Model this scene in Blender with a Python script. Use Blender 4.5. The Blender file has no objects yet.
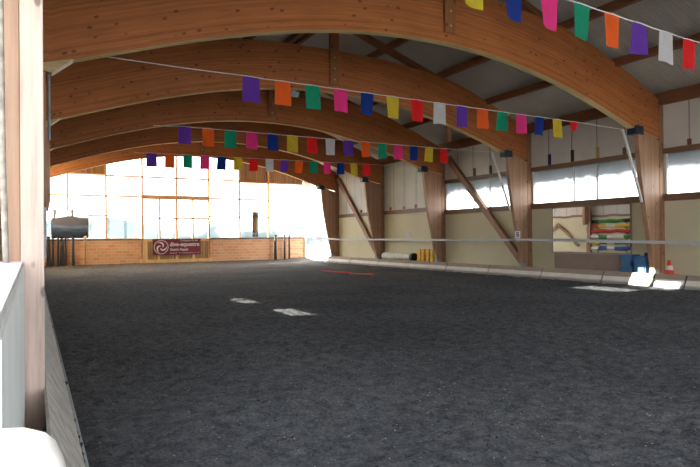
import bpy, bmesh, math, random
from mathutils import Vector, Matrix, noise
random.seed(7)
SC = bpy.context.scene
COL = SC.collection
# ---------------------------------------------------------------- materials
def nt(name):
    m = bpy.data.materials.new(name); m.use_nodes = True
    t = m.node_tree; t.nodes.clear()
    o = t.nodes.new('ShaderNodeOutputMaterial')
    b = t.nodes.new('ShaderNodeBsdfPrincipled')
    t.links.new(b.outputs[0], o.inputs[0])
    return m, t, b
def N(t, kind, **kw):
    n = t.nodes.new(kind)
    for k, v in kw.items():
        if k in n.inputs: n.inputs[k].default_value = v
        else: setattr(n, k, v)
    return n
def ramp(t, fac, stops):
    r = t.nodes.new('ShaderNodeValToRGB')
    e = r.color_ramp.elements
    while len(e) > 1: e.remove(e[-1])
    e[0].position = stops[0][0]; e[0].color = (*stops[0][1], 1)
    for p, c in stops[1:]:
        q = e.new(p); q.color = (*c, 1)
    t.links.new(fac, r.inputs[0]); return r.outputs[0]
def mapping(t, scale, coord='Object'):
    tc = t.nodes.new('ShaderNodeTexCoord'); mp = t.nodes.new('ShaderNodeMapping')
    mp.inputs['Scale'].default_value = scale
    t.links.new(tc.outputs[coord], mp.inputs[0]); return mp.outputs[0]
def mix(t, fac, a, b, mode='MIX'):
    m = t.nodes.new('ShaderNodeMix'); m.data_type = 'RGBA'; m.blend_type = mode
    if isinstance(fac, (int, float)): m.inputs[0].default_value = fac
    else: t.links.new(fac, m.inputs[0])
    for i, x in ((6, a), (7, b)):
        if isinstance(x, tuple): m.inputs[i].default_value = (*x, 1)
        else: t.links.new(x, m.inputs[i])
    return m.outputs[2]
def math_(t, op, a, b=0.0):
    m = t.nodes.new('ShaderNodeMath'); m.operation = op
    for i, x in ((0, a), (1, b)):
        if isinstance(x, (int, float)): m.inputs[i].default_value = x
        else: t.links.new(x, m.inputs[i])
    return m.outputs[0]
def bump(t, b, h, strength=.3, dist=.02):
    n = N(t, 'ShaderNodeBump', Strength=strength, Distance=dist)
    t.links.new(h, n.inputs['Height']); t.links.new(n.outputs[0], b.inputs['Normal'])
def plain(name, c, rough=.6, metal=0., var=.12, scale=6., coord='Object', bmp=.0):
    m, t, b = nt(name)
    no = N(t, 'ShaderNodeTexNoise', Scale=scale, Detail=4.)
    t.links.new(mapping(t, (1, 1, 1), coord), no.inputs[0])
    d = tuple(x*(1-var*1.6) for x in c); l = tuple(min(1, x*(1+var)) for x in c)
    t.links.new(ramp(t, no.outputs[0], [(.3, d), (.7, l)]), b.inputs['Base Color'])
    b.inputs['Roughness'].default_value = rough; b.inputs['Metallic'].default_value = metal
    if bmp: bump(t, b, no.outputs[0], bmp)
    return m
def wood(name, c, axis='z', knots=True, uv=False, rough=.5, lam=0., mottle=.25):
    """grain runs along the axis; glue lines of the laminations every lam metres across it"""
    m, t, b = nt(name)
    lo, hi = .7, 11.
    sc = {'x': (lo, hi, hi), 'y': (hi, lo, hi), 'z': (hi, hi, lo)}[axis]
    co = 'UV' if uv else 'Object'
    g = N(t, 'ShaderNodeTexNoise', Scale=1.6, Detail=6., Roughness=.65)
    t.links.new(mapping(t, sc, co), g.inputs[0])
    dark = tuple(x*.62 for x in c); lite = tuple(min(1, x*1.25) for x in c)
    colr = ramp(t, g.outputs[0], [(.28, dark), (.5, c), (.75, lite)])
    big = N(t, 'ShaderNodeTexNoise', Scale=.8, Detail=2.)
    t.links.new(mapping(t, (1, 1, 1), co), big.inputs[0])
    colr = mix(t, mottle, colr, ramp(t, big.outputs[0], [(.35, tuple(x*.7 for x in c)), (.65, tuple(x*1.2 for x in c))]))
    if lam:
        sx = N(t, 'ShaderNodeSeparateXYZ'); t.links.new(mapping(t, (1, 1, 1), co), sx.inputs[0])
        v = sx.outputs[1] if uv else sx.outputs[0]
        fr = math_(t, 'FRACT', math_(t, 'DIVIDE', v, lam))
        line = math_(t, 'LESS_THAN', fr, .09)
        # each lamination its own tone
        idx = math_(t, 'FLOOR', math_(t, 'DIVIDE', v, lam))
        wn = N(t, 'ShaderNodeTexWhiteNoise', noise_dimensions='1D'); t.links.new(idx, wn.inputs['W'])
        tone = ramp(t, wn.outputs[0], [(0, (.80, .78, .76)), (1, (1.12, 1.1, 1.06))])
        colr = mix(t, 1., colr, tone, 'MULTIPLY')
        colr = mix(t, math_(t, 'MULTIPLY', line, .35), colr, tuple(x*.5 for x in c))
    if knots:
        k = N(t, 'ShaderNodeTexVoronoi', Scale=1., Randomness=1.)
        ks = {'x': (3.6, 6., 6.), 'y': (6., 3.6, 6.), 'z': (6., 6., 3.6)}[axis]
        t.links.new(mapping(t, ks, co), k.inputs[0])
        ring = ramp(t, k.outputs['Distance'], [(.0, (1, 1, 1)), (.13, (.95, .95, .95)), (.21, (0, 0, 0))])
        sel = math_(t, 'GREATER_THAN', k.outputs['Color'], .45)
        colr = mix(t, math_(t, 'MULTIPLY', math_(t, 'MULTIPLY', ring, sel), .8), colr, (c[0]*.22, c[1]*.18, c[2]*.18))
    t.links.new(colr, b.inputs['Base Color'])
    b.inputs['Roughness'].default_value = rough
    bump(t, b, g.outputs[0], .12, .01)
    return m
M = {}
GL = (.46, .160, .047)
M['glulam'] = wood('glulam timber', GL, 'x', True, uv=True, lam=.045, rough=.6)
M['glulam_col'] = wood('glulam column timber', (.42, .245, .155), 'z', True, lam=.045, rough=.55)
M['rafter'] = wood('dark rafter timber', (.24, .095, .045), 'x', False, rough=.6)
M['purlin'] = wood('dark purlin timber', (.24, .095, .045), 'y', False, rough=.6)
M['underside'] = wood('arch underside with painted light', (.85, .64, .33), 'x', False, uv=True, rough=.95)  # light thrown up from the sand is put into this colour
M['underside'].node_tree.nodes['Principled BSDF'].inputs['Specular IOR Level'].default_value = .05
M['king'] = wood('king post timber', (.33, .135, .052), 'z', True)
M['post'] = wood('brown post timber', (.33, .17, .09), 'z', True)
M['beam_y'] = wood('brown rail timber', (.23, .125, .075), 'y', False)
M['pale_post'] = wood('pale planed timber', (.69, .53, .46), 'z', True, rough=.6, mottle=.12)
M['pale_post2'] = wood('tan planed timber', (.42, .27, .19), 'z', True, rough=.6)
M['brace'] = wood('brown brace timber', (.34, .18, .10), 'z', False)
M['gate'] = wood('honey gate timber', (.80, .50, .22), 'z', False)
M['mullion'] = wood('honey mullion timber', (.78, .43, .20), 'z', False)
M['mullion_x'] = wood('honey transom timber', (.78, .43, .20), 'x', False)
M['corbel'] = wood('yellowish corbel timber', (.62, .45, .24), 'x', False)
M['steel'] = plain('dark blue steel', (.022, .045, .07), .45, .3)
M['shoe'] = plain('grey steel shoe', (.28, .36, .42), .45, .5)
M['whitemetal'] = plain('white painted metal', (.72, .73, .72), .45, 0, .05)
M['tape'] = plain('white fence tape', (.62, .66, .72), .6, 0, .06, 3)
M['cord'] = plain('white cord', (.75, .75, .78), .7, 0, .1, 20)
M['greywire'] = plain('grey wire', (.55, .5, .47), .5, .0)
def roofmat():
    m, t, b = nt('grey ribbed roof sheet')
    w = N(t, 'ShaderNodeTexWave', Scale=3.2, wave_type='BANDS', bands_direction='Y'); t.links.new(mapping(t, (1, 1, 1)), w.inputs[0])
    no = N(t, 'ShaderNodeTexNoise', Scale=.7, Detail=3.); t.links.new(mapping(t, (1, 1, 1)), no.inputs[0])
    a = ramp(t, no.outputs[0], [(.3, (.42, .43, .41)), (.7, (.55, .56, .53))])
    c = mix(t, math_(t, 'MULTIPLY', w.outputs[0], .25), a, (.3, .31, .3))
    t.links.new(c, b.inputs['Base Color']); b.inputs['Roughness'].default_value = .5
    bump(t, b, w.outputs[0], .4, .02); return m
M['roof'] = roofmat()
def sandmat():
    m, t, b = nt('dark riding sand')
    co = mapping(t, (1, 1, 1))
    fine = N(t, 'ShaderNodeTexNoise', Scale=34., Detail=8., Roughness=.8); t.links.new(co, fine.inputs[0])
    mid = N(t, 'ShaderNodeTexNoise', Scale=6.5, Detail=5., Roughness=.65); t.links.new(co, mid.inputs[0])
    big = N(t, 'ShaderNodeTexNoise', Scale=.45, Detail=3.); t.links.new(co, big.inputs[0])
    clod = N(t, 'ShaderNodeTexVoronoi', Scale=17.); t.links.new(co, clod.inputs[0])
    c = ramp(t, fine.outputs[0], [(.36, (.016, .018, .024)), (.5, (.097, .102, .112)), (.64, (.225, .232, .24))])
    c = mix(t, .38, c, ramp(t, mid.outputs[0], [(.38, (.02, .022, .027)), (.5, (.10, .104, .113)), (.62, (.18, .184, .19))]))
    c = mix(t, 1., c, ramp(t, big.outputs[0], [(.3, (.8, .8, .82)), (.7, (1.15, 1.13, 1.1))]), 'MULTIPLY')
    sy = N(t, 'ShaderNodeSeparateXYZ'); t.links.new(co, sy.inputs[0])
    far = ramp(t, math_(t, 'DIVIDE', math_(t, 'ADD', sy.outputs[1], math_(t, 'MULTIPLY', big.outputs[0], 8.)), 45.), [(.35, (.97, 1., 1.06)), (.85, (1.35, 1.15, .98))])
    c = mix(t, 1., c, far, 'MULTIPLY')  # warmer and paler with distance: brightness of the far end painted in
    fl = N(t, 'ShaderNodeTexVoronoi', Scale=36.); t.links.new(co, fl.inputs[0])
    chip = math_(t, 'MULTIPLY', math_(t, 'LESS_THAN', fl.outputs['Distance'], .30), math_(t, 'GREATER_THAN', fl.outputs['Color'], .87))
    c = mix(t, math_(t, 'MULTIPLY', chip, .8), c, (.5, .47, .43))
    fb = N(t, 'ShaderNodeTexVoronoi', Scale=23.); t.links.new(co, fb.inputs[0])
    pit_shade = math_(t, 'MULTIPLY', math_(t, 'LESS_THAN', fb.outputs['Distance'], .3), math_(t, 'GREATER_THAN', fb.outputs['Color'], .8))
    c = mix(t, math_(t, 'MULTIPLY', pit_shade, .85), c, (.012, .016, .028))  # shade of small hollows painted as dark spots
    t.links.new(c, b.inputs['Base Color']); b.inputs['Roughness'].default_value = .95
    b.inputs['Specular IOR Level'].default_value = .15
    h = math_(t, 'ADD', math_(t, 'MULTIPLY', mid.outputs[0], 1.6), math_(t, 'ADD', fine.outputs[0], math_(t, 'MULTIPLY', clod.outputs['Distance'], .5)))
    bump(t, b, h, .9, .05); return m
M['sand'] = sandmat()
def brickmat():
    m, t, b = nt('orange brick')
    tc = t.nodes.new('ShaderNodeTexCoord'); mp = t.nodes.new('ShaderNodeMapping')
    mp.inputs['Rotation'].default_value = (math.radians(-90), 0, 0)
    t.links.new(tc.outputs['Object'], mp.inputs[0])
    br = N(t, 'ShaderNodeTexBrick', Scale=1.)
    br.inputs['Color1'].default_value = (.66, .29, .13, 1); br.inputs['Color2'].default_value = (.76, .40, .20, 1)
    br.inputs['Mortar'].default_value = (.66, .50, .36, 1)
    br.inputs['Brick Width'].default_value = .42; br.inputs['Row Height'].default_value = .19; br.inputs['Mortar Size'].default_value = .018
    t.links.new(mp.outputs[0], br.inputs[0]); t.links.new(br.outputs[0], b.inputs['Base Color'])
    b.inputs['Roughness'].default_value = .85; return m
M['brick'] = brickmat()
def plankmat(name, c, axis, w):
    m, t, b = nt(name)
    sx = N(t, 'ShaderNodeSeparateXYZ'); t.links.new(mapping(t, (1, 1, 1)), sx.inputs[0])
    v = math_(t, 'DIVIDE', sx.outputs[axis], w)
    wn = N(t, 'ShaderNodeTexWhiteNoise', noise_dimensions='1D'); t.links.new(math_(t, 'FLOOR', v), wn.inputs['W'])
    a = ramp(t, wn.outputs[0], [(0, tuple(x*.72 for x in c)), (1, tuple(x*1.15 for x in c))])
    a = mix(t, math_(t, 'LESS_THAN', math_(t, 'FRACT', v), .1), a, tuple(x*.25 for x in c))
    no = N(t, 'ShaderNodeTexNoise', Scale=3., Detail=5.); t.links.new(mapping(t, (6, 6, .6)), no.inputs[0])
    a = mix(t, .5, a, ramp(t, no.outputs[0], [(.3, (.55, .55, .55)), (.7, (1.1, 1.1, 1.1))]), 'MULTIPLY')
    t.links.new(a, b.inputs['Base Color']); b.inputs['Roughness'].default_value = .7; return m
M['plank'] = plankmat('brown gable planks', (.42, .21, .09), 0, .16)
M['gateboard'] = plankmat('brown gate boards', (.50, .30, .13), 0, .18)
def panelmat():
    m, t, b = nt('off-white wall panels')
    sx = N(t, 'ShaderNodeSeparateXYZ'); t.links.new(mapping(t, (1, 1, 1)), sx.inputs[0])
    v = math_(t, 'FRACT', math_(t, 'DIVIDE', math_(t, 'SUBTRACT', sx.outputs[1], 1.34), 1.052))
    no = N(t, 'ShaderNodeTexNoise', Scale=.9, Detail=3.); t.links.new(mapping(t, (1, 1, 1)), no.inputs[0])
    a = ramp(t, no.outputs[0], [(.3, (.66, .64, .62)), (.7, (.76, .74, .72))])
    a = mix(t, math_(t, 'LESS_THAN', v, .035), a, (.30, .25, .24))
    t.links.new(a, b.inputs['Base Color']); b.inputs['Roughness'].default_value = .55; return m
M['panel'] = panelmat()
M['cream'] = plain('cream wall board', (.74, .685, .49), .6, 0, .04, .8)
M['ledge'] = plain('dusty ledge concrete', (.19, .165, .15), .9, 0, .2, 3)
M['brownboard'] = plain('pinkish brown board', (.34, .26, .225), .7, 0, .06, 2)
def kickmat():
    m, t, b = nt('dusty kickboard with lit lower half')
    sx = N(t, 'ShaderNodeSeparateXYZ'); t.links.new(mapping(t, (1, 1, 1)), sx.inputs[0])
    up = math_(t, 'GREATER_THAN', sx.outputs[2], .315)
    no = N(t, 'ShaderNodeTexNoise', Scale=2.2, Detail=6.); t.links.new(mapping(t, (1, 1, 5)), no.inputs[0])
    a = mix(t, up, (.93, .90, .87), (.44, .345, .295))  # lower half painted brighter, for the light its tilt would catch
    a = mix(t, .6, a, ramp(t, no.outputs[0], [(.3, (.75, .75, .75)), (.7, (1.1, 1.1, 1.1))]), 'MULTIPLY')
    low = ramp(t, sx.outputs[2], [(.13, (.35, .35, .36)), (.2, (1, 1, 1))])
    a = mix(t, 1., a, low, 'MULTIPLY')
    t.links.new(a, b.inputs['Base Color']); b.inputs['Roughness'].default_value = .8; return m
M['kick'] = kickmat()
M['kickleft'] = plain('grey dirty plywood', (.50, .48, .455), .85, 0, .2, 7, bmp=.2)
M['lip'] = plain('pale blue-white edge strip', (.60, .68, .72), .6, 0, .08)
M['lowwall'] = plain('pale mint board', (.86, .90, .88), .55, 0, .05, 1.5)
M['cap'] = plain('grey-white rail cap', (.58, .57, .58), .6, 0, .12, 5)
M['white'] = plain('white plastic', (.86, .84, .82), .5, 0, .02)
M['plaster'] = plain('grey rough plaster', (.42, .38, .34), .9, 0, .25, 12)
def glassmat(name, greytop=False):
    m = bpy.data.materials.new(name); m.use_nodes = True; t = m.node_tree; t.nodes.clear()
    o = t.nodes.new('ShaderNodeOutputMaterial')
    tr = N(t, 'ShaderNodeBsdfTransparent'); tr.inputs[0].default_value = (.96, .97, .97, 1)
    gl = N(t, 'ShaderNodeBsdfGlossy', Roughness=.02)
    mx = N(t, 'ShaderNodeMixShader'); mx.inputs[0].default_value = .05
    t.links.new(tr.outputs[0], mx.inputs[1]); t.links.new(gl.outputs[0], mx.inputs[2])
    out = mx.outputs[0]
    if greytop:   # grey and cloudier over the upper third of the pane
        df = N(t, 'ShaderNodeBsdfDiffuse'); df.inputs[0].default_value = (.40, .43, .45, 1)
        tl = N(t, 'ShaderNodeBsdfTranslucent'); tl.inputs[0].default_value = (.085, .10, .11, 1)
        ad = N(t, 'ShaderNodeMixShader'); ad.inputs[0].default_value = .5
        t.links.new(df.outputs[0], ad.inputs[1]); t.links.new(tl.outputs[0], ad.inputs[2])
        sx = N(t, 'ShaderNodeSeparateXYZ'); co = mapping(t, (1, 1, 1)); t.links.new(co, sx.inputs[0])
        no = N(t, 'ShaderNodeTexNoise', Scale=2.5, Detail=4.); t.links.new(co, no.inputs[0])
        z = math_(t, 'ADD', sx.outputs[2], math_(t, 'MULTIPLY', math_(t, 'SUBTRACT', no.outputs[0], .5), .35))
        r = ramp(t, math_(t, 'DIVIDE', z, 5.), [(.69, (0, 0, 0)), (.75, (.80, .80, .80)), (.82, (.92, .92, .92))])
        m2 = N(t, 'ShaderNodeMixShader'); t.links.new(r, m2.inputs[0])
        t.links.new(out, m2.inputs[1]); t.links.new(ad.outputs[0], m2.inputs[2]); out = m2.outputs[0]
    t.links.new(out, o.inputs[0]); return m
M['glass'] = glassmat('window glass')
M['glass_greytop'] = glassmat('grey-topped window glass', True)
def fill_sheet_mat():  # for the added panes that glow in the left wall
    m = bpy.data.materials.new('added milky fill sheet'); m.use_nodes = True; t = m.node_tree; t.nodes.clear()
    o = t.nodes.new('ShaderNodeOutputMaterial'); tl = N(t, 'ShaderNodeBsdfTranslucent')
    no = N(t, 'ShaderNodeTexNoise', Scale=1.5, Detail=2.); t.links.new(mapping(t, (1, 1, 1)), no.inputs[0])
    t.links.new(ramp(t, no.outputs[0], [(.3, (.66, .62, .52)), (.7, (.78, .74, .64))]), tl.inputs[0])
    t.links.new(tl.outputs[0], o.inputs[0]); return m
M['fill_sheet'] = fill_sheet_mat()
def mirrormat():
    m, t, b = nt('mirror')
    b.inputs['Base Color'].default_value = (.93, .91, .87, 1); b.inputs['Metallic'].default_value = 1; b.inputs['Roughness'].default_value = .02
    no = N(t, 'ShaderNodeTexNoise', Scale=1.3, Detail=1.); t.links.new(mapping(t, (1, 1, 1)), no.inputs[0])
    bump(t, b, no.outputs[0], .06, .03); return m
M['mirror'] = mirrormat()
FC = dict(purple=(.13, .035, .42), orange=(.90, .13, .012), green=(.0, .30, .17), pink=(.86, .035, .27), blue=(.0, .028, .27),
          yellow=(.66, .50, .03), red=(.80, .008, .012), white=(.62, .63, .68))
def clothmat(n, c):
    m, t, b = nt(n+' flag cloth')
    no = N(t, 'ShaderNodeTexNoise', Scale=5., Detail=3.); t.links.new(mapping(t, (1, 1, 1)), no.inputs[0])
    t.links.new(ramp(t, no.outputs[0], [(.3, tuple(x*.82 for x in c)), (.7, c)]), b.inputs['Base Color'])
    b.inputs['Roughness'].default_value = .85
    tl = N(t, 'ShaderNodeBsdfTranslucent'); tl.inputs[0].default_value = (*c, 1)
    mx = N(t, 'ShaderNodeMixShader'); mx.inputs[0].default_value = .3
    o = [x for x in t.nodes if x.type == 'OUTPUT_MATERIAL'][0]
    t.links.new(b.outputs[0], mx.inputs[1]); t.links.new(tl.outputs[0], mx.inputs[2]); t.links.new(mx.outputs[0], o.inputs[0])
    return m
for k, v in FC.items(): M['flag_'+k] = clothmat(k, v)
M['black'] = plain('black plastic', (.012, .012, .014), .5, 0, .2)
M['navy'] = plain('navy paint', (.01, .025, .10), .5, 0, .1)
M['blueplastic'] = plain('blue plastic', (.05, .17, .37), .55, 0, .15, 4)
M['darkblue'] = plain('dark blue plastic', (.012, .05, .15), .4, 0, .15, 4)
M['yellowplastic'] = plain('yellow plastic', (.86, .50, .008), .4, 0, .15, 4)
M['coneorange'] = plain('orange red plastic', (.80, .07, .03), .45, 0, .05)
M['maroon'] = plain('maroon banner vinyl', (.20, .018, .045), .5, 0, .15, 2)
M['lettering'] = plain('white lettering', (.80, .74, .72), .6, 0, .02)
M['matwhite'] = plain('grey-white rolled mat', (.80, .79, .74), .8, 0, .15, 5)
M['redpaint'] = plain('red paint', (.60, .03, .02), .5, 0, .1)
M['greenpaint'] = plain('green paint', (.03, .30, .06), .5, 0, .1)
M['yellowpaint'] = plain('yellow paint', (.78, .58, .03), .5, 0, .1)
M['bluepaint'] = plain('blue paint', (.03, .09, .36), .5, 0, .1)
M['orangepaint'] = plain('orange paint', (.75, .16, .02), .5, 0, .1)
M['whitepaint'] = plain('white paint', (.8, .79, .76), .5, 0, .05)
M['tanpaint'] = plain('tan wood block', (.55, .36, .14), .6, 0, .1)
M['pinkpaint'] = plain('pink paint', (.7, .18, .2), .5, 0, .1)
M['brownpaint'] = plain('brown wood block', (.20, .08, .045), .6, 0, .1)
M['ground'] = plain('bright outdoor ground', (.55, .52, .46), .9, 0, .1, .5)
def hillmat():
    m, t, b = nt('hazy blue-green hillside')
    no = N(t, 'ShaderNodeTexNoise', Scale=.09, Detail=5.); t.links.new(mapping(t, (1, 1, 1.6)), no.inputs[0])
    t.links.new(ramp(t, no.outputs[0], [(.42, (.085, .125, .135)), (.52, (.15, .19, .195)), (.60, (.6, .6, .58))]), b.inputs['Base Color'])
    b.inputs['Roughness'].default_value = 1.; return m
M['hill'] = hillmat()
# ---------------------------------------------------------------- mesh builder
class MB:
    def __init__(s): s.v = []; s.f = []; s.uv = {}
    def add(s, vs, fs):
        n = len(s.v); s.v += [tuple(p) for p in vs]; s.f += [tuple(i+n for i in q) for q in fs]; return s
    def box(s, x0, x1, y0, y1, z0, z1):
        vs = [(x, y, z) for z in (z0, z1) for y in (y0, y1) for x in (x0, x1)]
        return s.add(vs, [(0, 2, 3, 1), (4, 5, 7, 6), (0, 1, 5, 4), (2, 6, 7, 3), (0, 4, 6, 2), (1, 3, 7, 5)])
    def prism(s, pts, a0, a1, axis='y'):
        n = len(pts)
        mk = {'y': lambda p, a: (p[0], a, p[1]), 'x': lambda p, a: (a, p[0], p[1]), 'z': lambda p, a: (p[0], p[1], a)}[axis]
        vs = [mk(p, a0) for p in pts]+[mk(p, a1) for p in pts]
        fs = [tuple(range(n)), tuple(range(2*n-1, n-1, -1))]+[(i, i+n, (i+1) % n+n, (i+1) % n) for i in range(n)]
        return s.add(vs, fs)
    def bar(s, p, q, w, h=None, side=None):
        """rectangular bar from p to q"""
        p, q = Vector(p), Vector(q); d = (q-p).normalized(); h = h or w
        u = Vector(side) if side else (Vector((1, 0, 0)) if abs(d.x) < .9 else Vector((0, 1, 0)))
        a = (u-d*u.dot(d)).normalized(); b = d.cross(a)
        vs = []
        for c in (p, q):
            for i, j in ((-1, -1), (1, -1), (1, 1), (-1, 1)): vs.append(c+a*(i*w/2)+b*(j*h/2))
        return s.add(vs, [(0, 1, 2, 3), (7, 6, 5, 4)]+[(i, i+4, (i+1) % 4+4, (i+1) % 4) for i in range(4)])
    def tube(s, pts, r, n=10, cap=True):
        pts = [Vector(p) for p in pts]; rs = r if isinstance(r, (list, tuple)) else [r]*len(pts)
        vs = []; fs = []; a = None
        for i, p in enumerate(pts):
            d = (pts[min(i+1, len(pts)-1)]-pts[max(i-1, 0)]).normalized()
            if a is None: a = Vector((1, 0, 0)) if abs(d.x) < .9 else Vector((0, 0, 1))
            a = (a-d*a.dot(d)).normalized(); b = d.cross(a)
            for k in range(n):
                t = 2*math.pi*k/n; vs.append(p+(a*math.cos(t)+b*math.sin(t))*rs[i])
        for i in range(len(pts)-1):
            for k in range(n): fs.append((i*n+k, (i+1)*n+k, (i+1)*n+(k+1) % n, i*n+(k+1) % n))
        if cap: fs += [tuple(range(n)), tuple(range(len(vs)-1, len(vs)-n-1, -1))]
        return s.add(vs, fs)
    def lathe(s, prof, c, n=20):
        vs = []; fs = []
        for r, z in prof:
            for k in range(n):
                t = 2*math.pi*k/n; vs.append((c[0]+r*math.cos(t), c[1]+r*math.sin(t), c[2]+z))
        for i in range(len(prof)-1):
            for k in range(n): fs.append((i*n+k, i*n+(k+1) % n, (i+1)*n+(k+1) % n, (i+1)*n+k))
        fs += [tuple(range(n-1, -1, -1)), tuple(range(len(vs)-n, len(vs)))]
        return s.add(vs, fs)
    def build(s, name, mat, parent=None, smooth=False, bevel=0.):
        me = bpy.data.meshes.new(name)
        off = wloc(parent) if parent else Vector((0, 0, 0))
        me.from_pydata([Vector(p)-off for p in s.v], [], s.f)
        bm = bmesh.new(); bm.from_mesh(me); bmesh.ops.recalc_face_normals(bm, faces=bm.faces)
        if bevel:
            bmesh.ops.bevel(bm, geom=list(bm.edges), offset=bevel, segments=2, affect='EDGES', clamp_overlap=True)
        bm.to_mesh(me); bm.free()
        if s.uv:
            l = me.uv_layers.new(name='UVMap')
            for lp in me.loops: l.data[lp.index].uv = s.uv[lp.vertex_index]
        me.materials.append(mat if not isinstance(mat, str) else M[mat])
        if smooth:
            for p in me.polygons: p.use_smooth = True
        o = bpy.data.objects.new(name, me); COL.objects.link(o)
        if parent: o.parent = parent
        return o
def wloc(o):
    v = Vector((0, 0, 0))
    while o: v += o.location; o = o.parent
    return v
def tag(o, label=None, cat=None, group=None, kind=None):
    if label: o['label'] = label
    if cat: o['category'] = cat
    if group: o['group'] = group
    if kind: o['kind'] = kind
    return o
def empty(name, loc, label, cat, group=None):
    o = bpy.data.objects.new(name, None); COL.objects.link(o); o.location = loc; o.empty_display_size = .2
    return tag(o, label, cat, group)
def struct(o): o['kind'] = 'structure'; return o
def box(*a): return MB().box(*a)
def dup(root, loc, label, group=None):
    r = root.copy(); COL.objects.link(r); r.location = loc; r['label'] = label
    if group: r['group'] = group
    for ch in root.children:
        c = ch.copy(); COL.objects.link(c); c.parent = r
        for g in ch.children:
            d = g.copy(); COL.objects.link(d); d.parent = c
    return r
def holes(mb, rect, hs, fn):
    """fill a 2-D rectangle with boxes leaving the holes open"""
    us = sorted({rect[0], rect[1], *[h[i] for h in hs for i in (0, 1)]}); vs = sorted({rect[2], rect[3], *[h[i] for h in hs for i in (2, 3)]})
    us = [u for u in us if rect[0] <= u <= rect[1]]; vs = [v for v in vs if rect[2] <= v <= rect[3]]
    for a, b in zip(us, us[1:]):
        for c, d in zip(vs, vs[1:]):
            m, n = (a+b)/2, (c+d)/2
            if any(h[0] < m < h[1] and h[2] < n < h[3] for h in hs): continue
            fn(mb, a, b, c, d)
    return mb
# ---------------------------------------------------------------- layout constants (metres)
S = 5.315; Y0 = 10.57
FY = [Y0+S*k for k in range(-1, 5)]      # front faces of the six frames
YE = 37.15; YB = -5.4; XL = -.3; XR = 17.; XM = 8.35
SLOPE = .345; RIDGE = 8.98
def roofz(x): return RIDGE-SLOPE*abs(x-XM)
def under(x):
    t = (x-8.31)/8; return 6.223-1.833*t**2+.0125*t**4+.16*t**6
TOP = [(0, 7.56), (1.7, 7.53), (3.05, 7.42), (4.2, 7.28), (5, 7.10), (5.6, 6.91), (6.3, 6.64), (7.1, 6.36), (8.3, 5.84), (8.8, 5.62)]
def top(x):
    s = abs(x-XM)
    for (a, za), (b, zb) in zip(TOP, TOP[1:]):
        if s <= b: return za+(zb-za)*(s-a)/(b-a)
    return TOP[-1][1]
# ---------------------------------------------------------------- the setting
def sst(a, b, x): t = max(0, min(1, (x-a)/(b-a))); return t*t*(3-2*t)
ys = [YB, -3, -1, 0, .8, 1.4]
while ys[-1] < YE-.1: ys.append(ys[-1]+max(.022, .0125*ys[-1]))
ys[-1] = YE
nx = 560; ny = len(ys)-1
mb = MB()
for y in ys:
    amp = 1. if y > 1.3 else 0.
    for i in range(nx+1):
        x = XL+(XR-XL)*i/nx
        h = .10*sst(15.2, 16.25, x)+.16*sst(35.6, 37.1, y)
        p = Vector((x, y, 0)); h += .02*noise.noise(p)+.02*noise.noise(p*2.8)
        if y < 16 and amp:
            n1 = noise.noise(p*8.); n2 = noise.noise(p*19.+Vector((7, 3, 1)))
            h += .024*n1-.03*max(0, abs(noise.noise(p*4.3+Vector((1, 9, 4))))-.32)+.013*n2
        elif amp: h += .018*noise.noise(p*5.)
        mb.v.append((x, y, h-.02))
w = nx+1
mb.f = [(j*w+i, j*w+i+1, (j+1)*w+i+1, (j+1)*w+i) for j in range(ny) for i in range(nx)]
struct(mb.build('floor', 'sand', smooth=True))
struct(box(-260, 260, -260, 260, -.5, -.3).build('ground', 'ground'))
mb = MB(); hp = []
for i in range(41):
    x = -160+8*i; hp.append((x, 5.5+3*noise.noise(Vector((x*.03, 0, 0)))+3.5*noise.noise(Vector((x*.11, 5, 0)))))
mb.prism([(160, -.4), (-160, -.4)]+hp, 150, 152)
struct(mb.build('hills', 'hill'))
# roof
mb = MB()
mb.prism([(XL-.9, roofz(XL-.9)), (XM, RIDGE), (XR+.8, roofz(XR+.8)), (XR+.8, roofz(XR+.8)+.07), (XM, RIDGE+.07), (XL-.9, roofz(XL-.9)+.07)], YB-.6, YE+.8)
ceil = struct(mb.build('ceiling', 'roof'))
for s in (.16, 2.25, 4.35, 6.45):
    for sg in (-1, 1):
        x = XM+sg*s; z = roofz(x)
        box(x-.07, x+.07, YB, YE-.02, z-.22-.02, z-.005-SLOPE*.07).build('purlin', 'purlin', ceil)
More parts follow.
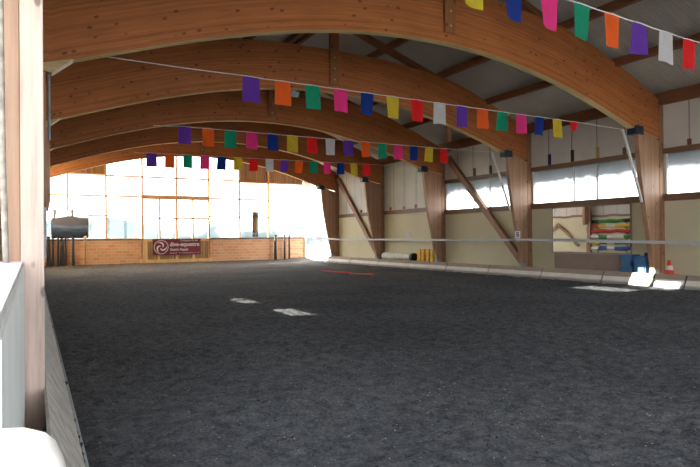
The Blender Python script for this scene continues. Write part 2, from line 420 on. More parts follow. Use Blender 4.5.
# right wall
wins = []
bays = [(YB+.1, -.06)]+[(-.06+S*k, -.06+S*(k+1)) for k in range(0, 7)]     # bays between frame planes
def bay(k): return FY[0]+S*k+.22, FY[0]+S*(k+1)      # clear bay after frame k (k=0: nearest visible bay)
winbays = [(-5.2, -.1), (.1, 5.2)]+[(bay(k)[0]+.02, bay(k)[1]-.02) for k in range(3)]
hs = [(a, b, 2.86, 4.13) for a, b in winbays]+[(32.25, 37.06, -.5, 4.95)]
wr = MB(); holes(wr, (YB, YE, -.3, 2.9), hs, lambda m, a, b, c, d: m.box(XR, XR+.15, a, b, c, d))
wall_r = struct(wr.build('wall_right', 'cream'))
up = MB(); holes(up, (YB, YE, 2.9, 6.02), hs, lambda m, a, b, c, d: m.box(XR, XR+.15, a, b, c, d))
up.build('upper_panel', 'panel', wall_r)
for i, (a, b) in enumerate(winbays):
    ww = box(XR-.07, XR+.1, a, b, 2.66, 2.87).box(XR-.07, XR+.1, a, b, 4.11, 4.27).build('window_%d' % (i+1), 'beam_y'); struct(ww)
    mm = MB()
    for f in ((.385,.575) if i == 3 else (.383, .585)):
        if i == 2: continue
        yy = b-(b-a)*f; mm.box(XR+.02, XR+.07, yy-.025, yy+.025, 2.87, 4.11)
    for yy in (a, b-.07): mm.box(XR, XR+.07, yy, yy+.07, 2.87, 4.11)
    mm.build('window_frame', 'whitemetal', ww)
    box(XR+.075, XR+.085, a, b, 2.87, 4.11).build('glass', 'glass_greytop', ww)
for k in (3, 4):
    a, b = bay(k); b = min(b, 31.83)
    t = struct(box(XR-.07, XR+.0, a, b, 2.86, 3.06).build('trim_%d' % (k-2), 'beam_y'))
struct(box(XR-.13, XR-.0, YB, YE-.05, 5.62, 5.99).build('trim_3', 'purlin'))
d1 = struct(box(XR-.03, XR+.16, 32.13, 32.25, .0, 5.05).box(XR-.03, XR+.16, 32.25, 37.06, 4.95, 5.1).build('door_1', 'whitepaint'))
# ledge and kickboards on the right
struct(box(16.36, XR, YB+.1, 32.0, -.2, .41).build('trim_4', 'ledge'))
kr = struct(box(16.33, 16.40, YB+.1, 32.0, .40, .44).build('baseboard_right', 'ledge'))
jy = [7.0, 9.5, 10.45, 12.2, 14.75, 17.5, 20.2, 23.1, 25.95, 29.0, 32.0]
prev = -2.
for y in jy:
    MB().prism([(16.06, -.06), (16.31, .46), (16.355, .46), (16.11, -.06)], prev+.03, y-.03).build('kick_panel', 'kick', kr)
    prev = y
# left kickboard
kl = struct(box(.045, .085, FY[0]+.25, YE-.3, -.1, .44).build('baseboard_left', 'kickleft'))
prev = 1.2
for y in (6.2, 11.4, 16.6, 21.8, 27., 32., 36.8):
    MB().prism([(.095, .45), (.335, -.02), (.30, -.04), (.075, .43)], prev+.01, y-.01).build('kick_panel', 'kickleft', kl)
    MB().prism([(.335, -.01), (.352, .0), (.352, -.06), (.335, -.06)], prev+.01, y-.01).build('edge_strip', 'lip', kl)
    prev = y
# left wall (cream below, white above) with unseen openings placed to land patches of low sun
FILL_WINS = [(27.6, 31.7, 3.7, 5.8), (32.3, 36.8, 2.2, 5.8)]  # unseen milky panes added to brighten the far end
SL = FILL_WINS+[(15.2, 16.5, 1.03, 1.13), (12.35, 13.7, 1.06, 1.17), (14.35, 15.02, 3.55, 4.15), (13.45, 14.2, 3.45, 3.72), (14.2,15.9, 3.17, 3.36)]
wl = MB(); holes(wl, (FY[0]+.2, YE, -.3, 2.95), SL, lambda m, a, b, c, d: m.box(XL-.05, XL, a, b, c, d))
wall_l = struct(wl.build('wall_left', 'cream'))
u = MB(); holes(u, (FY[0]+.2, YE, 2.95, 5.99), SL, lambda m, a, b, c, d: m.box(XL-.05, XL, a, b, c, d))
u.box(XL-.05, XL, YB, FY[0]+.2, 4.7, 5.99)
u.build('upper_panel', 'panel', wall_l)
struct(box(XL, XL+.05, FY[0]+.2, YE, 2.9, 3.05).build('trim_5', 'beam_y'))
struct(box(-7.2, -7, -12, 9.5, -.4, 7.5).build('wall_sun_block', 'panel'))  # unseen wall added to keep the sun off the near post
for i, (a, b, c, d) in enumerate(FILL_WINS):
    ww = struct(box(XL-.03, XL-.02, a, b, c, d).build('window_%d' % (20+i), 'fill_sheet'))
    mm = MB()
    for k in range(5): yy = a+.03+(b-a-.06)*k/4; mm.box(XL-.02, XL+.03, yy-.03, yy+.03, c, d)
    mm.build('window_frame', 'beam_y', ww)
# back wall behind the camera: tall openings between piers
bw = MB(); holes(bw, (XL, XR, -.3, 5.9), [(.4+i*2.1, 2.2+i*2.1, 1.0, 5.5) for i in range(8)], lambda m, a, b, c, d: m.box(a, b, YB-.15, YB, c, d))
wb = struct(bw.build('wall_back', 'brownboard'))
MB().prism([(XL, 5.9), (XR, 5.9), (XR, roofz(XR)), (XM, RIDGE), (XL, roofz(XL))], YB-.15, YB).build('gable', 'plank', wb)
# end wall: brick dado, timber grid glazing, planked gable
EX = [-.26+2.0833*i for i in range(9)]; EX[-1] = XR
gx0, gx1 = EX[3], EX[5]
we = struct(MB().box(XL, gx0, YE, YE+.2, -.3, 1.58).box(gx1, XR, YE, YE+.2, -.3, 1.58).build('wall_end', 'brick'))
box(XL, gx0, YE-.04, YE+.22, 1.58, 1.66).box(gx1, XR, YE-.04, YE+.22, 1.58, 1.66).build('sill', 'ledge', we)
for i, x in enumerate(EX):
    if i == 8: continue
    box(x-.055, x+.055, YE+.0, YE+.14, 1.66 if not (2 < i < 6) else -.1, min(roofz(x)-.25, 8.4)).build('post', 'mullion', we)
pk = MB()
pk.prism([(XL, 5.6), (EX[2], 5.6), (EX[2], roofz(EX[2])-.02), (XL, roofz(XL)-.02)], YE+.14, YE+.2)
pk.prism([(EX[2], 7.35), (EX[6], 7.35), (EX[6], roofz(EX[6])-.02), (XM, RIDGE-.02), (EX[2], roofz(EX[2])-.02)], YE+.14, YE+.2)
pk.prism([(EX[6], 5.45), (XR, 5.45), (XR, roofz(XR)-.02), (EX[6], roofz(EX[6])-.02)], YE+.14, YE+.2)
pk.build('gable_planks', 'plank', we)
wn = len(winbays)
for i in range(8):
    a, b = EX[i]+.055, EX[i+1]-.055
    tz = [1.66, 3.07, 4.27, 5.51, 7.35]
    if i in (0, 1): tz = [1.66, 3.07, 4.27, 5.55]
    if i in (6, 7): tz = [1.66, 3.07, 4.27, 5.43]
    if i in (3, 4): tz = [1.62, 2.95, 4.27, 5.51, 7.35]
    wn += 1
    fr = MB()
    for j, z in enumerate(tz):
        hh = .045
        if i in (3, 4) and j == 2: hh = .13
        if j == 0: hh = .03
        fr.box(a, b, YE+.02, YE+.12, z-hh, z+hh)
    ww = struct(fr.build('window_%d' % wn, 'mullion_x'))
    if i in (3, 4):
        xm = (a+b)/2; box(xm-.05, xm+.05, YE+.02, YE+.12, tz[0]+.03, tz[2]-.13).build('mullion', 'mullion', ww)
    box(a, b, YE+.065, YE+.075, tz[0], tz[-1]).build('glass', 'glass', ww)
# gate under the two middle windows
gt = struct(box(gx0+.06, gx1-.06, YE+.06, YE+.12, .30, 1.52).build('door_2', 'gateboard'))
g = box(gx0+.055, gx1-.055, YE-.02, YE+.1, 1.48, 1.60).box(gx0-.2, gx1+.2, YE-.08, YE+.1, .12, .34)
g.build('gate_rail', 'gate', gt)
for x, w_ in ((gx0+.16, .28), (6.95, .12), (8.075, .14), (9.13, .12)):
    box(x-w_/2, x+w_/2, YE-.03, YE+.06, .30, 1.5).build('gate_upright', 'gate', gt)
# ---------------------------------------------------------------- timber frames
def arch_mesh(y0, y1):
    m = MB(); n = 90; xs = [-.28+(16.78+.28)*i/n for i in range(n+1)]; rows = 5
    u = 0; px = None
    prof = []
    for x in xs:
        zb = under(x)
        if x > 15.58: zb = under(15.58)-(x-15.58)*.19
        if x < .3: zb = under(.3)-.03
        zt = top(x)
        if px: u += math.hypot(x-px[0], (zb+zt)/2-px[1])
        px = (x, (zb+zt)/2); prof.append((x, zb, zt, u))
    idx = {}
    for sgn, y in ((0, y0), (1, y1)):
        for i, (x, zb, zt, u) in enumerate(prof):
            for r in range(rows+1):
                z = zb+(zt-zb)*r/rows; idx[sgn, i, r] = len(m.v); m.uv[len(m.v)] = (u, (z-zb)+sgn*3.3); m.v.append((x, y, z))
    for sgn in (0, 1):
        for i in range(n):
            for r in range(rows): m.f.append((idx[sgn, i, r], idx[sgn, i+1, r], idx[sgn, i+1, r+1], idx[sgn, i, r+1]))
    # underside, top and ends get their own vertices so the UVs stay clean
    def strip(r, voff):
        a = []
        for i, (x, zb, zt, u) in enumerate(prof):
            for y in (y0, y1):
                z = zb if r == 0 else zt; m.uv[len(m.v)] = (u, voff+(y-y0)); a.append(len(m.v)); m.v.append((x, y, z))
        for i in range(n): m.f.append((a[2*i], a[2*i+1], a[2*i+3], a[2*i+2]))
    strip(0, 5.013); strip(1, 7.)
    for i in (0, n): m.f.append((idx[0, i, 0], idx[0, i, rows], idx[1, i, rows], idx[1, i, 0]))
    return m
def lit_under(o):
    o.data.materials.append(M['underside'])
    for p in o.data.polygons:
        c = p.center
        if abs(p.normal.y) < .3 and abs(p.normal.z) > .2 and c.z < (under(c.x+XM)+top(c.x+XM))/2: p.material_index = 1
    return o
def make_frame(y, label, plank=.40, kx=8.18):
    r = empty('timber_arch_frame', (XM, y, 0), label, 'roof arch frame', 'glued timber arch frames spanning the hall')
    T = .22
    lit_under(arch_mesh(y, y+T).build('arch_beam', 'glulam', r))
    colp = [(16.50, .41), (16.78, .41), (16.78, 4.50), (15.76, under(15.58)-.045), (15.80, 4.3), (15.90, 3.4), (16.04, 2.6), (16.24, 1.7), (16.38, 1.0)]
    MB().prism(colp, y, y+.15).build('column', 'glulam_col', r)
    box(16.79, 16.995, y-.01, y+T+.01, .41, 5.60).build('wall_post', 'post', r)
    sb = box(15.60, 15.98, y-.03, y+T+.03, 4.62, 4.88).build('steel_bracket', 'steel', r); sb['label'] = 'dark blue steel bracket'
    sh = box(16.47, 16.64, y-.015, y+.165, .41, .58).build('steel_shoe', 'shoe', r)
    # left side: straight post with planks below the springing
    box(-.28, -.03, y, y+T, -.1, 5.6).build('wall_post', 'post', r)
    if y > 6:
        hp = MB().prism([(-.02, 2.75), (.10, 2.45), (plank-.05, 2.35), (plank, 2.6), (plank, under(.3)-.03), (-.02, under(.3)-.03)], y+.03, y+T-.03)
        hp.build('haunch_plank', 'glulam_col', r)
        MB().prism([(.10, 4.42), (.30, 4.40), (.62, under(.62)), (.10, under(.3)-.03)], y-.03, y+T+.03).build('corbel', 'corbel', r)
        # king post bolted to the face of the arch, and the two rafters that carry the roof
        kp = box(kx, kx+.32, y-.07, y, 6.44, 8.5).build('king_post', 'king', r)
        for z in (6.6, 6.95, 7.3): MB().tube([(kx+.16, y-.085, z), (kx+.16, y-.065, z)], .025, 8).build('bolt', 'greywire', kp)
        for sg in (-1, 1):
            pts = [(XM, 0), (XM+sg*4.6, 1)]
            x1 = XM+sg*4.6
            MB().prism([(XM+sg*.01, RIDGE-.46), (x1, RIDGE-4.6*SLOPE-.43), (x1, RIDGE-4.6*SLOPE-.255), (XM+sg*.01, RIDGE-.255)], y+.02, y+T-.02).build('rafter', 'rafter', r)
    return r
LB = ['timber post and arch frame nearest the camera, at the left edge',
      'nearest full timber arch, its wide beam crossing the top of the picture',
      'second full timber arch from the front, standing at the letter plate marked B',
      'third full timber arch, its column beside the two yellow blocks',
      'fourth timber arch, its column at the far end of the rolled mat',
      'farthest timber arch, outlined against the bright end wall windows']
f1 = make_frame(FY[1], LB[1], .21, 8.48)
k_ = box(.03, .17, FY[1]+.0, FY[1]+.03, 2.52, 2.76).build('steel_bracket', 'steel', f1); k_['label'] = 'dark blue steel bracket'
f2 = make_frame(FY[2], LB[2])
for k in range(3, 6): dup(f2, (XM, FY[k], 0), LB[k])
# the near one: pale planed post at the left of the picture
r = empty('timber_arch_frame', (XM, FY[0], 0), LB[0], 'roof arch frame')
lit_under(arch_mesh(FY[0], FY[0]+.2).build('arch_beam', 'glulam', r))
MB().prism([(16.42, .41), (16.78, .41), (16.78, 4.50), (15.58, under(15.58)-.01), (15.92, 3.4), (16.26, 1.7)], FY[0], FY[0]+.2).build('column', 'glulam_col', r)
p1 = box(-.08, .085, FY[0]-.01, FY[0]+.19, -.1, 4.5).build('wall_post', 'pale_post', r, bevel=.006); p1['label'] = 'pale planed timber post'
p2 = box(-.205, -.083, FY[0]+.02, FY[0]+.2, -.1, 5.6).build('wall_post', 'pale_post2', r, bevel=.006); p2['label'] = 'tan timber post set against the pale one'
# hanging strut behind the second arch
tag(box(13.08, 13.24, FY[2]+.25, FY[2]+.40, 5.05, 7.15).build('hanging_strut', 'rafter'), 'short dark upright timber hanging behind the second arch, right of centre', 'strut')
# diagonal braces on the right wall
for (a, b, l) in (((16.895, 20.85, 5.3), (16.895, 16.22, .53), 'long brown diagonal brace on the right wall beside the letter plate B'),
                  ((16.895, 31.65, 5.3), (16.895, 26.93, .53), 'distant brown diagonal brace on the right wall near the end wall')):
    tag(MB().bar(a, b, .2, .24, (1, 0, 0)).build('diagonal_brace', 'brace'), l, 'brace', 'diagonal braces')
# white rods leaning from haunch to column
for y, l in ((FY[1]-.1, 'slim white rod leaning against the nearest arch, above the window over the mirror'), (FY[2]-.1, 'slim white rod leaning against the second arch, beside the middle window')):
    tag(MB().tube([(14.88, y, 4.68), (15.16, y, 4.05), (15.74, y, 2.6)], .042, 8).build('white_rod', 'whitemetal', smooth=True), l, 'rod', 'white leaning rods')
# ---------------------------------------------------------------- bunting
def bunting(name_label, y, items, ends, z_of, half_last=False):
    r = empty('bunting', (items[0][0], y, z_of(items[0][0])), name_label, 'bunting', 'strings of coloured flags across the hall')
    pts = [Vector(ends[0])+Vector((0, -.07, 0))]+[Vector((x, y, z_of(x)+.004)) for x, c in items]+[Vector(ends[1])+Vector((.1, -.07, 0))]
    dense = []
    for a, b in zip(pts, pts[1:]):
        for i in range(4): dense.append(a.lerp(b, i/4)-Vector((0, 0, .012*math.sin(math.pi*i/4))))
    dense.append(pts[-1])
    MB().tube(dense, .009, 6).build('string', 'cord', r)
    for k, (x, c) in enumerate(items):
        last = half_last and k == len(items)-1
        rnd = random.Random(int(x*100+y*10)); W_, H_ = .34+.02*rnd.random(), .495+.025*rnd.random()
        if last: H_ = .25
        m = MB(); nu, nv = 8, 10; lean = rnd.uniform(-.035, .035); ph = rnd.uniform(0, 6); tw = rnd.uniform(-.05, .05)
        for j in range(nv+1):
            v = j/nv
            for i in range(nu+1):
                u_ = i/nu-.5
                xx = x+u_*W_+lean*v+(u_*-.35*v*W_ if last else 0)
                yy = y+.022*v*math.sin(u_*5+ph)+tw*v*u_*2
                zz = z_of(xx)-H_*v+.006*v*math.sin(u_*4+ph*1.7)+tw*.25*u_*v+(.08*u_*v if last else 0)
                m.v.append((xx, yy, zz))
        q = nu+1
        m.f = [(j*q+i, j*q+i+1, (j+1)*q+i+1, (j+1)*q+i) for j in range(nv) for i in range(nu)]
        f = m.build('flag', 'flag_'+c, r, smooth=True); f['label'] = c+' cloth flag'
SEQ = ['purple', 'orange', 'green', 'pink', 'blue', 'yellow', 'red', 'white']
S15 = [SEQ[i % 8] for i in range(15)]
yb = FY[0]+.33
it = list(zip([4.98, 5.67, 6.36, 7.05, 7.72, 8.40, 9.09, 9.74], ['yellow', 'blue', 'pink', 'green', 'orange', 'purple', 'white', 'red']))
bunting('nearest string of flags, cut off by the top right corner', yb, it, ((3.4, yb, 5.12), (15.6, yb, 4.78)), lambda x: 5.09-.032*(x-4.98))
xs = [3.85+.679*i for i in range(15)]
yb = FY[1]+.33
bunting('second string of flags, under the nearest full arch', yb, list(zip(xs, S15)), ((.97, yb, 4.87), (15.6, yb, 4.78)), lambda x: 4.87-.004*(x-6), True)
xs = [3.765+.657*i for i in range(15)]
yb = FY[2]+.33
bunting('third string of flags, hanging below the second full arch', yb, list(zip(xs, S15)), ((2.9, yb, 4.74), (15.56, yb, 4.82)), lambda x: 4.80)
xs = [3.80+.65*i for i in range(15)]
yb = FY[3]+.33
bunting('farthest and smallest string of flags, in front of the end windows', yb, list(zip(xs, S15)), ((3.2, yb, 4.73), (15.56, yb, 4.86)), lambda x: 4.765+.01*(x-3.8))
# lamp fixture under the second arch
r = empty('ceiling_spotlight', (7.12, FY[2]+.3, 6.0), 'small grey spotlight fixed under the second arch above the green flag', 'spotlight')
box(7.0, 7.26, FY[2]+.26, FY[2]+.39, 6.02, 6.16).build('housing', 'shoe', r, bevel=.02)
box(7.05, 7.12, FY[2]+.26, FY[2]+.36, 6.16, 6.3).build('mounting_arm', 'greywire', r)
# blocks on cords above the windows
BL = [(9.76, 4.28, 4.46, 'brownpaint', 'small brown block hanging above the window at the right edge'),
      (11.87, 4.28, 4.5, 'brownpaint', 'small brown block above the window, behind the white rod'),
      (12.89, 4.28, 4.66, 'tanpaint', 'small tan block standing on the window head above the mirror'),
      (13.93, 4.28, 4.70, 'black', 'small black block standing on the window head above the mirror'),
      (14.97, 4.28, 4.68, 'navy', 'small navy blue block standing on the window head above the mirror'),
      (18.12, 4.28, 4.62, 'black', 'small black block on the middle window head, right of the dark brown one'),
      (19.12, 4.28, 4.62, 'brownpaint', 'small dark brown block on the middle window head, left of the black one'),
      (23.54, 3.07, 3.27, 'pinkpaint', 'small pink block on the wall beam above the rolled mat'),
      (24.61, 3.07, 3.22, 'tanpaint', 'small tan block on the wall beam above the rolled mat'),
      (25.85, 3.07, 3.25, 'redpaint', 'small dark red block on the wall beam above the rolled mat'),
      (29.0, 3.07, 3.25, 'brownpaint', 'small brown block on the far wall beam near the end wall')]
for y, z0, z1, m_, l in BL:
    o = box(XR-.06, XR-.0, y-.055, y+.055, z0, z1).build('hanging_block', m_, bevel=.008)
    tag(o, l, 'block', 'small blocks along the right wall')
    c = MB().tube([(XR-.02, y, z1), (XR-.02, y, 5.61)], .006, 6).build('cord', 'greywire', o)
# ---------------------------------------------------------------- tape, letter plates, mirror
tp = MB(); tpts = [(YB+.2, 1.30), (4., 1.35), (9.3, 1.39), (14.8, 1.475), (20, 1.475), (26, 1.50), (30.2, 1.50), (34, 1.60)]
for (a, za), (b, zb) in zip(tpts, tpts[1:]): tp.prism([(a, za-.045), (b, zb-.045), (b, zb+.045), (a, za+.045)], 16.16, 16.172, 'x')
tag(tp.build('fence_tape', 'tape'), 'long white fence tape stretched along the right wall in front of the columns', 'tape')
def text(name, s, size, loc, rot, mat, parent, thick=.004, bold=False, sx=1.):
    cu = bpy.data.curves.new(name, 'FONT'); cu.body = s; cu.size = size; cu.extrude = thick; cu.align_x = 'LEFT'; cu.align_y = 'CENTER'
    if bold: cu.offset = size*.02
    o = bpy.data.objects.new(name, cu); COL.objects.link(o)
    bpy.context.view_layer.update()
    me = bpy.data.meshes.new_from_object(o.evaluated_get(bpy.context.evaluated_depsgraph_get()))
    COL.objects.unlink(o); bpy.data.objects.remove(o)
    xs_ = [v.co.x for v in me.vertices]; w_ = max(xs_)-min(xs_); x0 = min(xs_)
    for v in me.vertices: v.co.x = (v.co.x-x0)*sx
    me.transform(Matrix.Translation(Vector(loc)-wloc(parent)) @ rot)
    me.materials.clear(); me.materials.append(M[mat])
    n = bpy.data.objects.new(name, me); COL.objects.link(n); n.parent = parent
    return n, w_*sx
RY = Matrix.Rotation(math.radians(90), 4, 'X')                      # facing -Y
RX = Matrix.Rotation(math.radians(-90), 4, 'Z') @ RY                # facing -X
o = box(16.03, 16.31, FY[2]-.06, FY[2]-.045, 1.54, 1.81).build('letter_plate', 'whitepaint'); tag(o, 'white plate with a dark letter B at the second column', 'sign', 'arena letter plates')
text('letter', 'B', .26, (16.10, FY[2]-.062, 1.675), RY, 'navy', o, bold=True)
o = box(XR-.03, XR-.002, 24.05, 24.36, 1.60, 1.90).build('letter_plate', 'whitepaint'); tag(o, 'white plate with a faint grey letter on the cream wall above the rolled mat', 'sign', 'arena letter plates')
text('letter', 'I', .2, (XR-.032, 24.22, 1.75), RX, 'shoe', o)
o = box(XR-.05, XR-.002, 11.66, 14.85, 1.0, 2.66).build('wall_mirror', 'brownboard'); tag(o, 'wide wall mirror on the right wall reflecting striped jump poles', 'mirror')
box(XR-.056, XR-.05, 11.69, 14.82, 1.03, 2.63).build('mirror_glass', 'mirror', o)
box(XR-.06, XR-.05, 13.22, 13.235, 1.03, 2.63).build('joint', 'whitepaint', o)
tag(box(XR-.07, XR-.03, 12.0, 14.75, .42, .985).build('wall_board', 'brownboard'), 'plain pinkish brown board leaning below the wall mirror', 'board')
# end wall mirrors
def end_mirror(x0, x1, z0, z1, tilt, label):
    o = empty('wall_mirror', ((x0+x1)/2, YE-.02, z0), label, 'mirror')
    c, s_ = math.cos(tilt), math.sin(tilt); h = z1-z0
    def pt(d, z): return (YE-.08-d*c-z*s_, z0-d*s_+z*c)
    MB().prism([pt(0, 0), pt(.03, 0), pt(.03, h), pt(0, h)], x0, x1, 'x').build('backing', 'black', o)
    MB().prism([pt(.031, .03), pt(.036, .03), pt(.036, h-.03), pt(.031, h-.03)], x0+.03, x1-.03, 'x').build('mirror_glass', 'mirror', o)
    return o
end_mirror(.96, 2.93, 1.72, 3.40, .041, 'large dark mirror standing on the left of the brick end wall')
end_mirror(13.10, 13.50, 1.72, 3.42, .03, 'narrow mirror on the right of the end wall window')
# banner
r = empty('banner', (8.07, YE-.06, .63), 'maroon banner with white lettering and round emblem on the gate', 'banner')
bn = MB(); q = 16
for j in range(5):
    for i in range(q+1):
        bn.v.append((6.57+3.01*i/q, YE-.06-.012*math.sin(i*1.3+j), .62+.255*j-.012*math.sin(i/q*math.pi)*(j == 0)))
bn.f = [(j*(q+1)+i, j*(q+1)+i+1, (j+1)*(q+1)+i+1, (j+1)*(q+1)+i) for j in range(4) for i in range(q)]
bn.build('banner_sheet', 'maroon', r, smooth=True)
yt = YE-.085
em = MB(); cx, cz = 7.09, 1.12
def ringm(m, r0, r1, y, a0=0, a1=2*math.pi, n=40, c=(0, 0)):
    vs = []; fs = []
    for i in range(n+1):
        a = a0+(a1-a0)*i/n
        vs += [(c[0]+r0*math.cos(a), y, c[1]+r0*math.sin(a)), (c[0]+r1*math.cos(a), y, c[1]+r1*math.sin(a))]
    for i in range(n): fs.append((2*i, 2*i+1, 2*i+3, 2*i+2))
    m.add(vs, fs)
ringm(em, .405, .445, yt, c=(cx, cz))
for k in range(3):
    a = math.radians(90+120*k); hx, hz = cx+.2*math.cos(a), cz+.2*math.sin(a)
    # curled comma: thick head tapering along a spiral to the rim
    vs = []; fs = []; n = 22
    for i in range(n+1):
        t = i/n; ang = a+.3+t*2.5; rad = .06+.30*t; wd = .10*math.sin(math.pi*min(1, t*1.02))**.8+.01
        vs += [(cx+(rad-wd*.6)*math.cos(ang), yt, cz+(rad-wd*.6)*math.sin(ang)), (cx+(rad+wd*.5)*math.cos(ang), yt, cz+(rad+wd*.5)*math.sin(ang))]
    for i in range(n): fs.append((2*i, 2*i+1, 2*i+3, 2*i+2))
    em.add(vs, fs)
em.build('emblem', 'lettering', r)
for s_, size, x0, z, wd, bo in (('Compagnie du Rail', .15, 8.28, 1.53, 1.1, False), ('dive-equestre', .36, 7.62, 1.28, 1.86, True), ("Zuanti's Alagada", .20, 7.62, .955, 1.15, True), ('06 84 27 - 17 112 036 0304 171 18', .11, 7.62, .73, 1.85, False)):
    o, w_ = text('lettering', s_, size, (x0, yt-.004, z), RY, 'lettering', r, bold=bo)
    k = wd/w_; x0l = x0-r.location.x
    for v in o.data.vertices: v.co.x = x0l+(v.co.x-x0l)*k
# ---------------------------------------------------------------- things on the ledge and sand
def hourglass(y0, y1, x0, x1, z0, z1, waist, axis='v'):
    """waisted jump block: a closed profile across y (or turned on its side) pushed along x"""
    ym, zm = (y0+y1)/2, (z0+z1)/2; hw, hh = (y1-y0)/2, (z1-z0)/2
    P = [(-1, -1), (-1, -.45), (-waist, -.12), (-waist, .12), (-1, .45), (-1, 1), (1, 1), (1, .45), (waist, .12), (waist, -.12), (1, -.45), (1, -1)]
    if axis == 'h': P = [(b, a) for a, b in P]
    return MB().prism([(ym+a*hw, zm+b*hh) for a, b in P], x0, x1, 'x')
o = hourglass(11.32, 11.80, 16.52, 16.95, .41, 1.0, .58).build('jump_block', 'blueplastic', bevel=.025); tag(o, 'blue waisted plastic jump block on the ledge, left one by the mirror', 'jump block', 'blue jump blocks')
b2 = empty('jump_block', (16.7, 11.1, .41), 'blue plastic jump block on the ledge, right one beside the nearest column', 'jump block', 'blue jump blocks')
MB().prism([(10.90, .41), (11.27, .41), (11.29, .9), (11.22, .97), (10.95, .97), (10.88, .9)], 16.50, 16.78, 'x').build('front_shell', 'blueplastic', b2, bevel=.03)
MB().prism([(10.85, .41), (11.20, .41), (11.12, 1.07), (10.86, 1.07)], 16.80, 16.97, 'x').build('rear_shell', 'darkblue', b2, bevel=.02)
for k, (a, b, l) in enumerate(((22.24, 22.86, 'yellow waisted plastic jump block next to the rolled mat'), (21.54, 22.16, 'yellow waisted plastic jump block next to the third column'))):
    r = empty('jump_block', (16.6, (a+b)/2, .41), l, 'jump block', 'yellow jump blocks')
    for h0, h1, wst in ((a, a+.29, .62), (a+.33, b, .98)):
        ym = (h0+h1)/2; hw = (h1-h0)/2
        bul = 1.25 if k == 1 and wst > .9 else 1.0
        P = [(-1, 0), (-1, .3), (-.72 if wst < .9 else -bul, .5), (-1, .7), (-1, 1), (1, 1), (1, .7), (.72 if wst < .9 else bul, .5), (1, .3), (1, 0)]
        MB().prism([(ym+u_*hw*.88, .41+v_*.6) for u_, v_ in P], 16.52, 16.9, 'x').build('side_wing', 'yellowplastic', r, bevel=.02)
    box(16.6, 16.8, a+.05, b-.05, .55, .9).build('core', 'yellowplastic', r)
# rolled mat
r = empty('rolled_mat', (16.65, 24.7, .42), 'grey-white rolled mat with a dark open end lying on the ledge', 'rolled mat')
mm = MB(); n = 24; rr = .19; ya, yb_ = 23.45, 26.0
vs = [(16.65+rad*math.cos(2*math.pi*k/n), y, .42+rr+rad*math.sin(2*math.pi*k/n)) for y, rad in ((ya+.02, rr*.8), (ya, rr), (yb_, rr), (yb_, .02)) for k in range(n)]
mm.add(vs, [(i*n+k, i*n+(k+1) % n, (i+1)*n+(k+1) % n, (i+1)*n+k) for i in range(3) for k in range(n)])
mm.build('mat', 'matwhite', r, smooth=False)
MB().tube([(16.65, ya-.22, .42+rr), (16.65, ya+.08, .42+rr)], [rr*1.06, rr*.98], 20).build('dark_core', 'black', r, smooth=False)
# cone
r = empty('traffic_cone', (16.62, 10.2, .41), 'small orange traffic cone with a white band on the ledge at right', 'traffic cone')
box(16.44, 16.80, 10.02, 10.38, .41, .445).build('base', 'coneorange', r, bevel=.01)
MB().lathe([(.13, .0), (.108, .13)], (16.62, 10.2, .445), 20).build('cone_body', 'coneorange', r, smooth=False)
MB().lathe([(.109, .13), (.078, .26)], (16.62, 10.2, .445), 20).build('white_band', 'whitepaint', r)
MB().lathe([(.078, .26), (.035, .42), (.028, .425)], (16.62, 10.2, .445), 20).build('cone_top', 'coneorange', r)
# black uprights by the end wall
def upright(x, w_, label, h=1.68, y=YE-.25):
    r = empty('jump_upright', (x, y, .1), label, 'jump stand', 'black jump stands along the end wall')
    MB().tube([(x, y, .12), (x, y, .5), (x, y, .1+h*.9), (x, y, .1+h)], [w_*.62, w_*.55, w_*.42, w_*.42], 10).build('pole', 'black', r)
    box(x-w_*.6, x+w_*.6, y-w_*.6, y+w_*.6, .1+h, .1+h+.06).build('cap', 'black', r)
    box(x-w_*.64, x+w_*.64, y-w_, y+w_, .05, .14).build('foot', 'black', r)
for x, w_, l in ((.82, .19, 'thick black jump stand, first from the left along the end wall'), (1.04, .11, 'slim black jump stand, second from the left along the end wall'),
                 (1.31, .11, 'slim black jump stand, third from the left along the end wall'), (1.50, .17, 'thick black jump stand, fourth from the left along the end wall'),
                 (1.69, .11, 'slim black jump stand, fifth from the left along the end wall'), (2.09, .15, 'black jump stand right of the close group on the left of the end wall'),
                 (14.70, .19, 'thick black jump stand, leftmost of those at the bright right end'), (15.38, .13, 'black jump stand in the middle of those at the bright right end'), (15.73, .13, 'black jump stand, rightmost of those at the bright right end')):
    upright(x, w_, l)
r = empty('wooden_stake', (2.74, YE-.2, .1), 'thin wooden stake against the brick end wall', 'stake')
MB().tube([(2.74, YE-.2, .08), (2.74, YE-.2, 1.72)], [.05, .04], 8).build('shaft', 'post', r)
MB().lathe([(.07, 0), (.09, .06), (.06, .13)], (2.74, YE-.2, 1.72), 10).build('knob', 'gate', r)
# ground poles lying on the sand
for p, q_, m_, l in (((12.35, 25.0, .005), (12.75, 22.7, .005), 'redpaint', 'red ground pole lying on the dark sand'), ((12.45, 22.3, .005), (12.95, 21.1, .005), 'orangepaint', 'orange ground pole lying on the dark sand')):
    tag(MB().tube([p, q_], .035, 10).build('ground_pole', m_), l, 'pole')
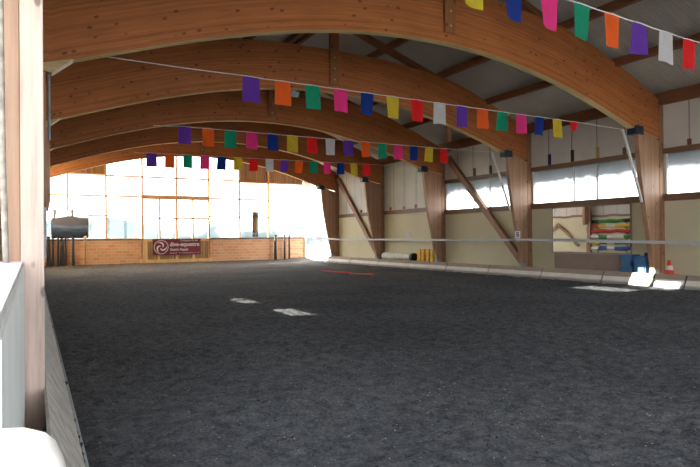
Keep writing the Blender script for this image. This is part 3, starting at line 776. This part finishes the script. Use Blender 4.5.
# jump poles on the left wall, seen in the mirror
PZ = [(2.60, ['black', 'greenpaint', 'greenpaint', 'greenpaint', 'black'], 'green jump pole with dark ends, top of the wall rack in the mirror'),
      (2.23, ['yellowpaint', 'yellowpaint', 'whitepaint', 'yellowpaint', 'redpaint'], 'yellow and white jump pole, second row of the rack in the mirror'),
      (1.86, ['redpaint']*5, 'plain red jump pole, third row of the rack in the mirror'),
      (1.49, ['greenpaint', 'whitepaint', 'whitepaint', 'greenpaint', 'whitepaint'], 'green and white jump pole just above the tape in the mirror'),
      (1.12, ['greenpaint', 'greenpaint', 'whitepaint', 'greenpaint', 'yellowpaint'], 'green and white jump pole just below the tape in the mirror'),
      (.75, ['bluepaint', 'bluepaint', 'whitepaint', 'bluepaint', 'whitepaint'], 'blue and white jump pole, lowest row of the rack in the mirror')]
for z, cs, l in PZ:
    r = empty('jump_pole', (XL+.16, 24.9, z), l, 'jump pole', 'jump poles on the left wall rack')
    for i, c_ in enumerate(cs):
        MB().tube([(XL+.16, 23.3+.62*i, z), (XL+.16, 23.3+.62*(i+1), z)], .125, 12).build('pole_band', c_, r, smooth=False)
rk = empty('pole_rack', (XL, 24.85, 0), 'wooden rack on the left wall holding the jump poles in the mirror', 'rack')
for y in (23.75, 25.95):
    box(XL+.0, XL+.03, y-.05, y+.05, -.05, 2.75).build('upright', 'post', rk)
    for z, cs, l in PZ: box(XL+.03, XL+.32, y-.04, y+.04, z-.175, z-.126).build('arm', 'post', rk)
for a, b in (((XL+.1, 30.9, 1.0), (XL+.1, 29.4, 2.5)), ((XL+.1, 29.4, 2.5), (XL+.1, 27.5, .9))):
    tag(MB().bar(a, b, .1, .18, (1, 0, 0)).build('wall_brace', 'brace'), 'brown slanted timber on the left wall seen in the mirror', 'brace', 'slanted timbers reflected in the mirror')
# ---------------------------------------------------------------- near left: low wall, cap, pipe, white post
lw = struct(box(-.20, -.055, 1.35, FY[0]-.02, -.1, 1.44).build('wall_entrance', 'lowwall'))
box(-.42, -.065, 1.35, FY[0]-.02, 1.44, 1.475).build('cap', 'cap', lw)
tag(MB().tube([(-.17, 5.0, 1.47), (-.175, 5.0, 1.6), (-.19, 5.0, 2.2), (-.20, 5.0, 3.4), (-.20, 5.0, 4.4)], .022, 10).build('standing_pipe', 'plaster', smooth=True), 'thin grey pipe rising from the low wall cap at the left edge', 'pipe')
bp = box(-.75, -.225, FY[0]+.05, FY[0]+.4, -.1, 2.6).build('brick_pillar', 'brick'); tag(bp, 'orange brick pillar at the very left edge behind the pipe', 'pillar')
box(-.75, -.225, FY[0]+.05, FY[0]+.4, 2.6, 5.6).build('plaster_top', 'plaster', bp)
wp = MB()
def gp(z, x1): return [(-.3, .90), (x1-.03, .90), (x1-.008, .905), (x1, .925), (x1, .985), (x1-.01, 1.0), (-.3, 1.0)]
lv = [(.2, .085), (1.0, .066), (1.20, .057), (1.27, .049), (1.31, .040), (1.335, .030), (1.35, .016), (1.358, -.002), (1.362, -.03)]
n_ = 7
for z, x1 in lv: wp.v += [(x, y, z-.03*max(0, (-x-.02))) for x, y in gp(z, x1)]
for a in range(len(lv)-1): wp.f += [(a*n_+k, a*n_+(k+1) % n_, (a+1)*n_+(k+1) % n_, (a+1)*n_+k) for k in range(n_)]
wp.f += [tuple(range(n_)), tuple(range(len(wp.v)-1, len(wp.v)-n_-1, -1))]
tag(wp.build('gate_post', 'white', smooth=True), 'white rounded post top in the bottom left corner, close to the camera', 'post')
tag(MB().tube([(.255, FY[1]+.1, 3.30), (.255, FY[1]+.1, 4.39)], .022, 8).build('hanging_rod', 'shoe'), 'thin grey rod hanging under the left end of the nearest full arch', 'rod')
tag(MB().tube([(.2, 12.0, 1.3), (.2, 12.0, 2.25)], .035, 8).build('hanging_tube', 'lip'), 'pale tube hanging beside the left edge above the kickboard', 'tube')
# ---------------------------------------------------------------- light
W = bpy.data.worlds.new('World'); SC.world = W; W.use_nodes = True
bg = W.node_tree.nodes['Background']; bg.inputs[0].default_value = (.93, .97, 1.0, 1); bg.inputs[1].default_value = 6.5
sd = Vector((.95, -.22, -.2)).normalized()
L = bpy.data.lights.new('sun', 'SUN'); L.energy = 42; L.color = (1, .93, .78); L.angle = math.radians(.3)
lo = bpy.data.objects.new('sun', L); COL.objects.link(lo); lo.location = (-30, 30, 20)
lo.rotation_euler = sd.to_track_quat('-Z', 'Y').to_euler()
# ---------------------------------------------------------------- camera
f, th, pi_, ro, H = 568.98, .5095, .0063, -.0093, 1.6427
F = Vector((math.sin(th)*math.cos(pi_), math.cos(th)*math.cos(pi_), math.sin(pi_)))
R = Vector((math.cos(th), -math.sin(th), 0)); U = R.cross(F)
R2 = R*math.cos(ro)+U*math.sin(ro); U2 = U*math.cos(ro)-R*math.sin(ro)
cd = bpy.data.cameras.new('camera'); cam = bpy.data.objects.new('camera', cd); COL.objects.link(cam)
cd.sensor_fit = 'HORIZONTAL'; cd.sensor_width = 36; cd.lens = f/700*36; cd.clip_start = .05; cd.clip_end = 1000
cam.matrix_world = Matrix(((R2.x, U2.x, -F.x, 0), (R2.y, U2.y, -F.y, 0), (R2.z, U2.z, -F.z, H), (0, 0, 0, 1)))
SC.camera = cam
SC.view_settings.view_transform = 'Standard'; SC.view_settings.look = 'None'; SC.view_settings.exposure = 0.
